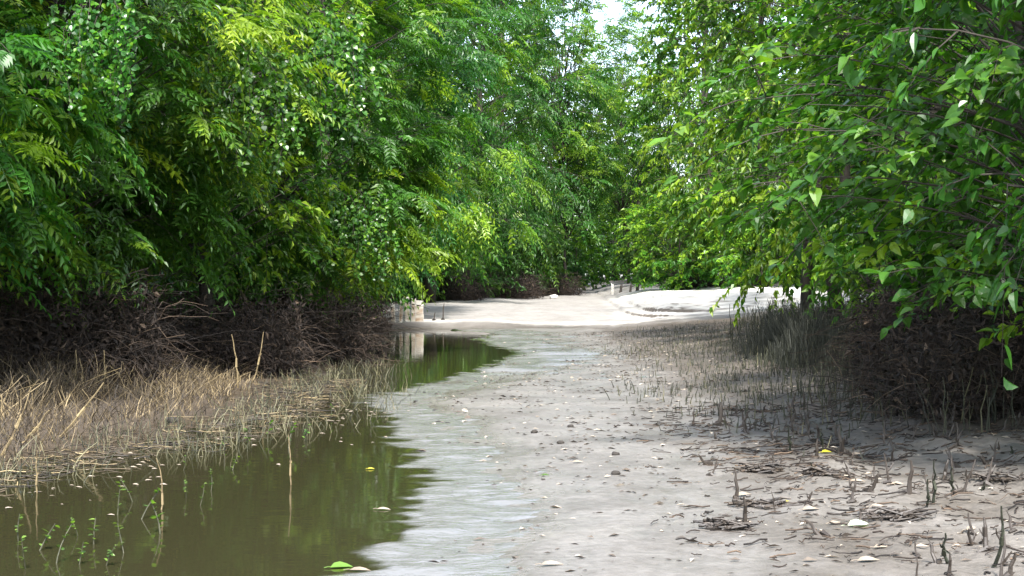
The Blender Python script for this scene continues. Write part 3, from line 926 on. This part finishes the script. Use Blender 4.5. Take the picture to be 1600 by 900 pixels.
X, Y = scatter(r, 14000, 1.2, 9.5, 11.5, 41, rd)
e = X - np.interp(Y, [14, 20, 30, 40], [2.6, 3.0, 4.0, 5.6])
H = (0.10 + 0.34 * sstep(0.3, 1.8, e)) * r.uniform(0.5, 1.4, len(X))
tone = np.clip(r.normal(0.34, 0.24, len(X)), 0, 1)
X2 = r.normal(4.75, 0.33, 1600); Y2 = r.normal(24, 1.6, 1600)      # the tall black clump
X = np.concatenate([X, X2]); Y = np.concatenate([Y, Y2]); H = np.concatenate([H, r.uniform(0.3, 1.05, 1600) * np.exp(-((X2 - 4.9) / 0.55) ** 2)]); tone = np.concatenate([tone, r.uniform(0, 0.2, 1600)])
V, f = stems(r, X, Y, H, r.uniform(0.004, 0.009, len(X)), 0.16, 0.10)
o = MB().add(V, f, attr0(tone, 15)).build('reeds', M['reed'])
tag(o, 'dark upright reeds and muddy stubble between the track and the right trees', 'reeds', kind='stuff')

# ------------------------------------------------------------------ single tall stalks drawn from root to tip
def stalk(base, tip, lab, m='straw', rad=0.011, group=None, bow=0.06, cat='stalk', name='dry_stalk', v=0.6):
    b0 = np.array(at(*base)); b0[2] = gz(b0[0], b0[1]) - 0.03
    t0 = np.array(at_d(tip[0], tip[1], b0[1] - 0.1))
    t = np.linspace(0, 1, 8)[:, None]
    d = t0 - b0
    side = np.array([d[2], 0, -d[0]])
    P = b0 + d * t + side * bow * np.sin(np.pi * t) + r.normal(0, 0.006, (8, 3))
    o = empty(name, b0)
    V, f = btube((P - b0)[None], (rad * (1.1 - 0.65 * t[:, 0]))[None], 5)
    MB().add(V, f, np.full((len(V), 4), v)).build('stem', M[m], o)
    bm_ = MB()
    # broken sheath or node on the stem
    V, f = btube(((P[3:5] - b0)[None]), np.array([[rad * 1.35, rad * 1.05]]), 5)
    bm_.add(V, f, np.full((len(V), 4), v + 0.15))
    k = 2
    D = nrm(np.tile(d, (k, 1)) * 0.6 + r.normal(0, 0.3, (k, 3)))
    V, f, a = kite(np.tile(P[4] - b0, (k, 1)), D, nrm(r.normal(0, 1, (k, 3))), np.full(k, rad * 5), np.full(k, rad * 1.4), np.full((k, 4), v + 0.1))
    bm_.add(V, f, a)
    bm_.build('sheath', M[m], o)
    tag(o, lab, cat, group)
    return o


GD = 'tall dead stalks in the left grass'
for bs, tp_, lab, bow in [
    ((-4, 575), (20, 463), 'pale dead stalk at the left edge standing almost upright against the dark', 0.02),
    ((-8, 590), (62, 477), 'long dead stalk slanting up to the right from the left edge', 0.01),
    ((62, 478 + 112), (78, 505), 'short dead stalk leaning right above the left grass', 0.03),
    ((107, 625), (118, 547), 'forked pale stalk in the grass under the dark hollow, left one', 0.08),
    ((128, 628), (124, 560), 'bent pale stalk in the grass under the dark hollow, middle one', 0.05),
    ((161, 625), (163, 547), 'straight pale stalk in the grass under the dark hollow, right one', 0.01),
    ((372, 610), (362, 523), 'left of the two lone stalks in front of the brown brush', 0.03),
    ((390, 608), (411, 518), 'right of the two lone stalks in front of the brown brush', 0.05),
    ((88, 690), (162, 598), 'thick tan stalk leaning far right out of the front grass', 0.02),
    ((0, 715), (48, 605), 'tan stalk leaning right at the left edge of the front grass', 0.03),
    ((30, 700), (75, 640), 'short tan stalk leaning right in the front grass', 0.04),
    ((57, 770), (57, 703), 'upright stalk at the edge of the near water', 0.0),
    ((247, 795), (245, 715), 'thin tan stalk rising out of the near water among flakes', 0.05),
    ((450, 757), (451, 680), 'thin stalk standing alone in the pool with its reflection', 0.03),
]:
    stalk(bs, tp_, lab, group=GD, bow=bow, rad=0.007 if 'water' in lab or 'pool' in lab else 0.013, v=0.8)
GR = 'dark stalks on the right mud'
for bs, tp_, lab, bow in [
    ((1552, 905), (1566, 792), 'tall green brown stalk bending right at the bottom right corner', 0.06),
    ((1483, 893), (1476, 832), 'dark stalk left of the tall corner stalk', -0.03),
    ((1460, 800), (1461, 720), 'tall thin black stem in the middle of the right mud', 0.0),
    ((1449, 805), (1450, 749), 'shorter black stem beside the tall thin one', 0.0),
    ((1488, 782), (1488, 730), 'black stem right of the pair on the right mud', 0.0),
    ((1270, 752), (1268, 722), 'short black stem in front of the yellow leaf', 0.0),
    ((1236, 717), (1232, 664), 'thick black stem at the edge of the stubble', 0.0),
    ((1283, 706), (1284, 674), 'black stem right of the thick one at the stubble edge', 0.0),
    ((1581, 735), (1581, 697), 'black stem at the right edge below the dark brush', 0.0),
    ((1537, 782), (1538, 753), 'stubby black stem near the right edge of the mud', 0.0),
    ((1142, 545), (1140, 475), 'lone thin stem in front of the sand mound', 0.0),
    ((1145, 560), (1144, 497), 'second lone stem below the sand mound', 0.0),
    ((1455, 668), (1462, 590), 'thin olive stem in front of the dark right brush', 0.02),
    ((1365, 655), (1363, 628), 'pale stem at the foot of the dark right brush', 0.0),
    ((1555, 690), (1548, 570), 'tall olive stem at the right end of the brush', 0.02),
]:
    stalk(bs, tp_, lab, m='reed', group=GR, bow=bow, rad=0.011, name='bare_stalk', v=0.2)

# ------------------------------------------------------------------ pale posts at the left end of the bank
def post(wx, wy, h, seed):
    r = np.random.default_rng(seed)
    b = MB()
    n = 9
    zs = np.linspace(-0.15, h, n)
    ring = []
    for k, z in enumerate(zs):
        hw = wx / 2 * (1 + r.normal(0, 0.035)); hd = wy / 2 * (1 + r.normal(0, 0.035))
        c = 0.2
        pts = [(-hw, -hd * (1 - c)), (-hw * (1 - c), -hd), (hw * (1 - c), -hd), (hw, -hd * (1 - c)), (hw, hd * (1 - c)), (hw * (1 - c), hd), (-hw * (1 - c), hd), (-hw, hd * (1 - c))]
        dz = r.normal(0, 0.035, 8) if k == n - 1 else np.zeros(8)
        ring.append([(x + r.normal(0, .004), y + r.normal(0, .004), z + d) for (x, y), d in zip(pts, dz)])
    V = np.array(ring).reshape(-1, 3)
    V = np.concatenate([V, [[0.01, 0, h - 0.03]]])
    I = np.arange(n * 8).reshape(n, 8); J = np.roll(I, -1, 1)
    q = np.stack([I[:-1], J[:-1], J[1:], I[1:]], -1).reshape(-1, 4)
    t = np.stack([I[-1], J[-1], np.full(8, n * 8)], -1)
    a = np.zeros((len(V), 4)); a[:, 0] = np.clip(0.62 + r.normal(0, 0.12, len(V)), 0, 1)
    # rust streak running down one side
    a[:-1].reshape(n, 8, 4)[2:7, 1:3, 0] -= 0.32
    return b.add(V, [q, t], a)


GP = 'row of pale posts at the end of the left brush'
for px, by, ty, wx, wy, lab, rz, lean in [
    (655, 513, 470, 0.26, 0.16, 'widest and rightmost of the pale weathered posts by the water', 0.1, 0.00),
    (646, 510, 468, 0.13, 0.13, 'pale post with a rust streak, second from the right', 0.0, 0.02),
    (636, 511, 464, 0.15, 0.13, 'tallest pale post, in the middle of the row, with an orange streak', 0.3, -0.03),
    (626, 510, 467, 0.11, 0.11, 'slim pale post left of the tallest one', 0.2, 0.04),
    (615, 512, 474, 0.13, 0.12, 'leftmost pale post half swallowed by the brush', -0.2, -0.06),
]:
    d = 44.7
    x = (px - 800) / F * d; z = gz(x, d)
    top = CAMZ - (ty - HOR) / F * d
    o = empty('weathered_post', (x, d, z), rz)
    o.rotation_euler = (0, lean, rz)
    post(wx, wy, top - z, int(px)).build('shaft', M['post'], o)
    s2 = MB()
    V, f = btube(np.array([[[-wx * .35, -wy * .51, (top - z) * .78], [-wx * .1, -wy * .53, (top - z) * .78], [wx * .2, -wy * .53, (top - z) * .77]]]), np.array([[0.012, 0.012, 0.012]]), 4)
    s2.add(V, f, np.full((len(V), 4), 0.1)).build('bolt', M['clod'], o)
    tag(o, lab, 'post', GP)

GK = 'thin stakes on the left sand bank'
for px, by, ty, lab in [(692, 501, 474, 'taller thin stake standing on the sand right of the pale posts'), (678, 505, 488, 'short bent stake on the sand right of the pale posts')]:
    d = 45.5
    x = (px - 800) / F * d; z = gz(x, d)
    h = CAMZ - (ty - HOR) / F * d - z
    P = np.array([[0, 0, -0.1], [0.01, 0, h * .3], [0.015, 0.01, h * .7], [0.04, 0, h]])
    o = empty('stake', (x, d, z))
    V, f = btube(P[None], np.array([[0.025, 0.022, 0.018, 0.012]]), 6)
    MB().add(V, f, np.full((len(V), 4), 0.4)).build('stem', M['stub'], o)
    V, f = btube(np.array([[[-0.05, 0, 0.0], [0.0, 0.0, 0.05], [0.06, 0, 0.0]]]), np.array([[0.03, 0.045, 0.02]]), 5)
    MB().add(V, f, np.full((len(V), 4), 0.4)).build('root_clump', M['clod'], o)
    tag(o, lab, 'stake', GK)

GT = 'dark stumps before the far track bend'
for px, d, ty, w_, lab in [(970, 70, 446, .12, 'leftmost dark stump before the far track bend, leaning'), (985, 68, 443, .10, 'middle dark stump before the far track bend'), (996, 66, 447, .13, 'right and thickest dark stump before the far track bend')]:
    x = (px - 800) / F * d; z = gz(x, d)
    h = max(0.4, CAMZ - (ty - HOR) / F * d - z)
    o = empty('stump', (x, d, z), 0.3)
    P = np.array([[0, 0, -0.1], [0, 0, 0.08], [0.02, 0, h * .6], [0.05, 0, h]])
    V, f = btube(P[None], np.array([[w_ * .9, w_ * .6, w_ * .5, w_ * .42]]), 8)
    MB().add(V, f, np.full((len(V), 4), 0.4)).build('stem', M['stub'], o, smooth=True)
    V, f = btube(np.array([[[0.02, 0, h * .6], [0.2, 0, h * .75], [0.32, 0.03, h * .72]]]), np.array([[0.035, 0.025, 0.012]]), 5)
    MB().add(V, f, np.full((len(V), 4), 0.4)).build('branch', M['stub'], o)
    tag(o, lab, 'stump', GT)

# pale things far off: a short marker and a stone
d = 72; px = 957
x = (px - 800) / F * d
o = post(0.13, 0.11, CAMZ - (444 - HOR) / F * d - gz(x, d), 99).build('marker_post', M['stone'])
o.location = (x, d, gz(x, d)); tag(o, 'small whitish marker post left of the dark stumps at the track bend', 'post')


def lump(seed, sx, sy, sz, nu=10, nv=7):
    r = np.random.default_rng(seed)
    u = np.linspace(0, 2 * np.pi, nu, endpoint=False); v = np.linspace(0, np.pi, nv)[1:-1]
    U, W = np.meshgrid(u, v)
    rad = 1 + r.normal(0, 0.13, U.shape)
    V = np.stack([sx * rad * np.cos(U) * np.sin(W), sy * rad * np.sin(U) * np.sin(W), sz * rad * np.cos(W)], -1).reshape(-1, 3)
    V = np.concatenate([V, [[0, 0, sz], [0, 0, -sz]]])
    k = nv - 2
    I = np.arange(k * nu).reshape(k, nu); J = np.roll(I, -1, 1)
    q = np.stack([I[:-1], I[1:], J[1:], J[:-1]], -1).reshape(-1, 4)
    t1 = np.stack([I[0], J[0], np.full(nu, k * nu)], -1); t2 = np.stack([J[-1], I[-1], np.full(nu, k * nu + 1)], -1)
    return MB().add(V, [q, t1, t2], np.full((len(V), 4), 0.5))


o = lump(4, 0.22, 0.18, 0.14).build('stone', M['stone'], smooth=True)
x = (866 - 800) / F * 70; o.location = (x, 70, gz(x, 70) + 0.08); tag(o, 'small white stone in front of the dark brush beside the far track', 'stone')

# ------------------------------------------------------------------ litter on the mud (uncountable)
r = np.random.default_rng(9)


def lit_density(X, Y):
    xe, _ = zones(X, Y)
    return (X > xe - 0.1) * (0.55 + 0.45 * sstep(0.8, 2.4, X)) * np.clip(0.35 + 1.6 * fbm(X * 1.9, Y * 1.2, 51, 2), 0.22, 1)


b = MB()
X, Y = scatter(r, 36000, -2, 6.5, 6.8, 40, lit_density)
k = len(X)
P = np.stack([X, Y, height(X, Y) + 0.006], 1)
ph = r.normal(0, 0.6, k) + np.where(r.random(k) < .5, 0, np.pi)
D = nrm(np.stack([np.cos(ph), np.sin(ph), r.normal(0.05, 0.12, k)], 1)); N = nrm(np.array([0, 0, 1.0]) + r.normal(0, 0.25, (k, 3)))
L = r.uniform(0.022, 0.10, k) * r.uniform(0.4, 1.2, k)
tone = np.where(r.random(k) < 0.78, r.uniform(0.0, 0.22, k), r.uniform(0.6, 1.0, k))
A = np.zeros((k, 4)); A[:, 0] = tone
V, f, a = kite(P, D, N, L, L * r.uniform(0.15, 0.45, k), A, 0.22, 0.1)
b.add(V, f, a)
o = b.build('leaf_litter', M['litter'])
tag(o, 'scattered dark and pale bits of dead leaf on the wet mud', 'litter', kind='stuff')

# short twigs lying on the right mud, mostly across the view
X, Y = scatter(r, 6500, 0.6, 6.5, 6.8, 17, lambda x, y: sstep(0.8, 2.2, x) * (0.25 + 1.2 * np.maximum(0, vnoise(x * 1.1, y * 1.1, 61) + 0.15)))
k = len(X)
ph = r.normal(0.25, 0.35, k); L = r.uniform(0.14, 0.44, k) ** 2.0
t = np.linspace(-0.5, 0.5, 4)
C = np.zeros((k, 4, 3))
C[..., 0] = X[:, None] + (L * np.cos(ph))[:, None] * t
C[..., 1] = Y[:, None] + (L * np.sin(ph))[:, None] * t + r.normal(0, 0.012, (k, 4))
C[..., 2] = height(C[..., 0], C[..., 1]) + 0.006 + np.abs(r.normal(0, 0.012, (k, 1))) + r.normal(0, 0.004, (k, 4))
V, f = btube(C, np.tile(r.uniform(0.002, 0.006, k)[:, None], (1, 4)), 4)
o = MB().add(V, f, attr0(np.clip(r.normal(0.35, 0.3, k), 0, 1), 16)).build('twig_litter', M['brush'])
tag(o, 'short broken twigs lying flat across the right mud', 'twigs', kind='stuff')

# ------------------------------------------------------------------ stubs on the right mud: each its own thing
stub_me = []
for s in range(6):
    rr = np.random.default_rng(100 + s)
    h = rr.uniform(0.07, 0.17)
    t = np.linspace(0, 1, 5)
    lean = rr.normal(0, 0.03, 2)
    P = np.stack([lean[0] * t + rr.normal(0, .004, 5), lean[1] * t + rr.normal(0, .004, 5), -0.03 + (h + 0.03) * t], 1)
    bm_ = MB()
    V, f = btube(P[None], np.array([[0.022, 0.013, 0.010, 0.009, 0.004]]) * rr.uniform(0.7, 1.2), 6)
    bm_.add(V, f, np.full((len(V), 4), 0.4))
    if s % 2:
        q = np.array([P[2], P[2] + [0.02, 0, 0.02], P[2] + [0.035, 0.01, 0.05]])
        V, f = btube(q[None], np.array([[0.007, 0.006, 0.003]]), 4); bm_.add(V, f, np.full((len(V), 4), 0.4))
    V, f = btube(np.array([[[-0.05, 0.01, -0.002], [0, 0, 0.012], [0.06, -0.01, -0.004]]]), np.array([[0.008, 0.016, 0.006]]), 5)
    bm_.add(V, f, np.full((len(V), 4), 0.3))
    stub_me.append(bm_.mesh('stem_stub', M['stub']))
X, Y = scatter(r, 2200, 0.9, 6.2, 7.0, 16.5, lambda x, y: sstep(1.0, 2.6, x) * (0.12 + 0.9 * np.maximum(0, vnoise(x * 1.3, y * 0.9, 71) + 0.05)))
X, Y = X[:285], Y[:285]
for k, (x, y) in enumerate(zip(X, Y)):
    o = bpy.data.objects.new('stem_stub', stub_me[k % 6]); col.objects.link(o)
    o.location = (x, y, gz(x, y)); s = r.uniform(0.5, 1.35); o.scale = (s, s, s * r.uniform(0.7, 1.5)); o.rotation_euler = (r.normal(0, .12), r.normal(0, .12), r.uniform(0, 6.28))
    tag(o, 'short dark broken stem stub poking out of the right mud', 'stub', 'broken stem stubs on the right mud')

# ------------------------------------------------------------------ single leaves, clods, floating bits
def one_leaf(name, px, py, L, mt, lab, cat='leaf', rz=0.0, group=None, water=False, v=0.5, wr=0.55):
    x, y, _ = at(px, py)
    z = 0.006 if water else gz(x, y) + 0.012
    o = empty(name, (x, y, z), rz)
    A = np.full((1, 4), v)
    V, f, a = ovate(np.zeros((1, 3)), np.array([[1.0, 0, 0.08]]), np.array([[0, -0.25, 1.0]]), np.array([L]), np.array([L * wr]), A, 0.2, 0.12)
    MB().add(V, f, a).build('blade', M[mt], o, smooth=True)
    V, f = btube(np.array([[[-L * .25, 0.01 * L, 0.0], [-L * .1, 0, 0.004], [0.02 * L, 0, 0.004]]]), np.array([[0.002, 0.002, 0.002]]), 4)
    MB().add(V, f, np.full((len(V), 4), v)).build('petiole', M[mt], o)
    tag(o, lab, cat, group)


GL = 'single fallen leaves'
for a_ in [
    ('fallen_leaf', 1284, 724, 0.11, 'yellow_leaf', 'bright yellow fallen leaf on the right mud behind the short black stem', 0.3),
    ('fallen_leaf', 1230, 795, 0.05, 'yellow_leaf', 'tiny yellow leaf scrap on the dark twig pile', 1.3),
    ('fallen_leaf', 1325, 833, 0.17, 'pale_leaf', 'large pale grey green leaf lying on the right mud', 0.2),
    ('fallen_leaf', 1152, 783, 0.15, 'litter', 'pale pinkish dead leaf propped by the dark twig pile', 0.6),
    ('fallen_leaf', 1254, 810, 0.14, 'litter', 'tan curled dead leaf between the twig pile and the grey green leaf', 0.4),
    ('fallen_leaf', 1296, 829, 0.10, 'litter', 'small tan leaf just left of the grey green leaf', 0.5),
    ('fallen_leaf', 1360, 812, 0.12, 'litter', 'tan leaf up and right of the grey green leaf', 0.3),
    ('fallen_leaf', 1365, 867, 0.12, 'litter', 'whitish leaf scrap below the grey green leaf', 0.1),
    ('fallen_leaf', 1340, 891, 0.14, 'litter', 'tan leaf at the bottom edge of the right mud', 0.2),
    ('fallen_leaf', 1328, 772, 0.12, 'litter', 'whitish leaf above the grey green leaf', 0.0),
    ('fallen_leaf', 1392, 776, 0.11, 'litter', 'whitish leaf left of the pair of black stems', 0.1),
    ('fallen_leaf', 1330, 716, 0.12, 'litter', 'pale yellow leaf right of the bright yellow one', 0.1),
    ('fallen_leaf', 1553, 715, 0.14, 'litter', 'upright whitish leaf scrap at the foot of the right brush', 1.2),
    ('fallen_leaf', 1510, 845, 0.13, 'litter', 'pale leaf left of the tall corner stalk', 0.5),
    ('fallen_leaf', 845, 889, 0.13, 'litter', 'pale leaf on the track at the bottom edge of the view', 0.1),
    ('fallen_leaf', 846, 749, 0.07, 'weed', 'small green leaf in the middle of the muddy track', 0.2),
    ('fallen_leaf', 894, 731, 0.10, 'litter', 'pale leaf on the track right of the small green one', 0.2),
]:
    nm, px, py, L, mt, lab, rz = a_
    one_leaf(nm, px, py, L, mt, lab, rz=rz, group=GL, wr=0.38 if mt == 'litter' else 0.55, v=0.6 if mt == 'litter' else 0.5)
for a_ in [
    ('floating_leaf', 515, 889, 0.13, 'weed', 'bright green leaf floating at the bottom edge of the near pool', 0.3, .9),
    ('floating_leaf', 545, 893, 0.12, 'litter', 'brown leaf floating right of the bright green one', 0.0, .5),
    ('floating_leaf', 588, 797, 0.10, 'litter', 'pale orange leaf floating at the ragged edge of the pool', -0.1, .62),
    ('floating_leaf', 574, 734, 0.06, 'yellow_leaf', 'tiny yellow leaf floating in the dark part of the pool', 0.2, .5),
]:
    nm, px, py, L, mt, lab, rz, v = a_
    one_leaf(nm, px, py, L, mt, lab, rz=rz, group=GL, water=True, v=v, wr=.55 if mt != 'litter' else .35)

GC = 'dark clods on the track'
for k, (px, py, s, lab) in enumerate([
    (835, 681, .045, 'dark lump of mud on the track, farthest and tallest of the clods'), (876, 698, .04, 'rounded dark clod on the middle of the track'),
    (962, 716, .042, 'dark clod on the right half of the track'), (962, 748, .045, 'flat dark clod nearest on the track'),
    (892, 672, .04, 'small pointed clod right of the farthest dark lump'), (268, 663, .085, 'dark shaggy seed head lump at the foot of the left grass')]):
    x, y, _ = at(px, py)
    s *= 0.62
    o = lump(k + 20, s * 1.4, s, s * .8).build('clod', M['clod'], smooth=True)
    o.location = (x, y, gz(x, y) + s * .35); tag(o, lab, 'clod', GC)

# twig piles caught on stubs
GPI = 'piles of dark twigs on the right mud'
for k, (px, py, s, lab) in enumerate([
    (1195, 797, .34, 'pile of dark twigs around the pale pinkish leaf'), (1405, 828, .30, 'pile of dark twigs right of the grey green leaf'),
    (1285, 760, .22, 'small dark twig heap behind the tan curled leaf'), (1190, 745, .26, 'twig heap at the left of the right mud, nearest the stubble'),
    (1135, 835, .20, 'small curled twig heap nearest the track'), (1560, 770, .32, 'flat twig pile at the right edge')]):
    rr = np.random.default_rng(300 + k)
    nn = 110
    P0 = np.stack([rr.normal(0, s * .3, nn), rr.normal(0, s * .17, nn), np.abs(rr.normal(0, 0.02, nn)) + 0.012], 1)
    ph = rr.normal(0.15, 0.6, nn); L = rr.uniform(0.03, 0.16, nn)
    t = np.linspace(-.5, .5, 4)
    C = P0[:, None] + np.stack([np.cos(ph), np.sin(ph), rr.normal(0, .18, nn)], 1)[:, None] * (L[:, None] * t)[..., None]
    C[..., 2] = np.maximum(C[..., 2], 0.004)
    V, f = btube(C, rr.uniform(0.004, 0.011, nn)[:, None] * np.array([1, .9, .8, .5]), 4)
    o = MB().add(V, f, attr0(np.clip(rr.normal(0.3, 0.2, nn), 0, 1), 16)).build('twig_pile', M['stub'])
    x, y, _ = at(px, py); o.location = (x, y, gz(x, y)); tag(o, lab, 'twig pile', GPI)

# floating flakes and weeds in the near pool
flake_me = []
for s in range(4):
    rr = np.random.default_rng(400 + s)
    A = np.full((1, 4), 0.65)
    V, f, a = ovate(np.array([[-0.05, 0, 0.004]]), np.array([[1.0, 0, 0.02]]), np.array([[0, -0.1, 1.0]]), np.array([0.10]), np.array([0.03 + 0.012 * s]), A, 0.15, 0.06)
    flake_me.append(MB().add(V, f, a).mesh('floating_flake', M['litter']))
X, Y = scatter(r, 1500, -5.5, -1.2, 7.6, 18, lambda x, y: (height(x, y) < -0.02) * sstep(2.6, 0.1, x - zones(x, y)[1]) * 0.55)
X, Y = X[:160], Y[:160]
for k, (x, y) in enumerate(zip(X, Y)):
    o = bpy.data.objects.new('floating_flake', flake_me[k % 4]); col.objects.link(o)
    s = r.uniform(0.2, 0.7); o.location = (x, y, 0.003); o.scale = (s, s, s); o.rotation_euler = (0, 0, r.normal(0, .35))
    tag(o, 'small whitish flake floating by the stalks on the left pool', 'flake', 'whitish flakes floating on the pool')

WD = {}
for k in range(3):
    rr = np.random.default_rng(500 + k)
    o = empty('water_weed')
    h = rr.uniform(0.14, 0.24)
    t = np.linspace(0, 1, 6)
    P = np.stack([0.05 * rr.normal() * t + .03 * np.sin(3 * t), 0.03 * rr.normal() * t, -0.12 + (h + 0.12) * t], 1)
    V, f = btube(P[None], np.linspace(0.006, 0.003, 6)[None], 5)
    MB().add(V, f, np.full((len(V), 4), 0.55)).build('stem', M['reed'], o)
    nn = 9
    q = np.clip(rr.uniform(0.5, 1.0, nn), 0, 1)
    B = np.stack([np.interp(q, t, P[:, i]) for i in range(3)], 1)
    ph = rr.uniform(0, 6.28, nn)
    V, f, a = ovate(B, nrm(np.stack([np.cos(ph), np.sin(ph), rr.uniform(0.0, .6, nn)], 1)), nrm(np.array([0, 0, 1.0]) + rr.normal(0, .3, (nn, 3))), rr.uniform(.025, .05, nn), rr.uniform(.015, .028, nn), np.stack([rr.uniform(.3, .9, nn)] * 4, 1), .15, .2)
    MB().add(V, f, a).build('leaves', M['weed'], o)
    WD[k] = o
wl = [(120, 838), (183, 806), (62, 862), (222, 812), (190, 866), (122, 884), (290, 778), (325, 768), (345, 700), (385, 705), (40, 888), (150, 850), (205, 785), (310, 790), (240, 835), (420, 690), (455, 700), (365, 735), (30, 846), (515, 655), (480, 690), (285, 735), (95, 880), (170, 885)]
for k, (px, py) in enumerate(wl):
    o = WD[k] if k < 3 else dup(WD[k % 3])
    x, y, _ = at(px, py)
    o.location = (x, y, 0); o.rotation_euler = (r.normal(0, .22), r.normal(0, .22), r.uniform(0, 6.28)); s = r.uniform(.5, 1.3); o.scale = (s, s, s)
    tag(o, 'small green weed sprig standing in the near pool water', 'water weed', 'weed sprigs in the near pool')
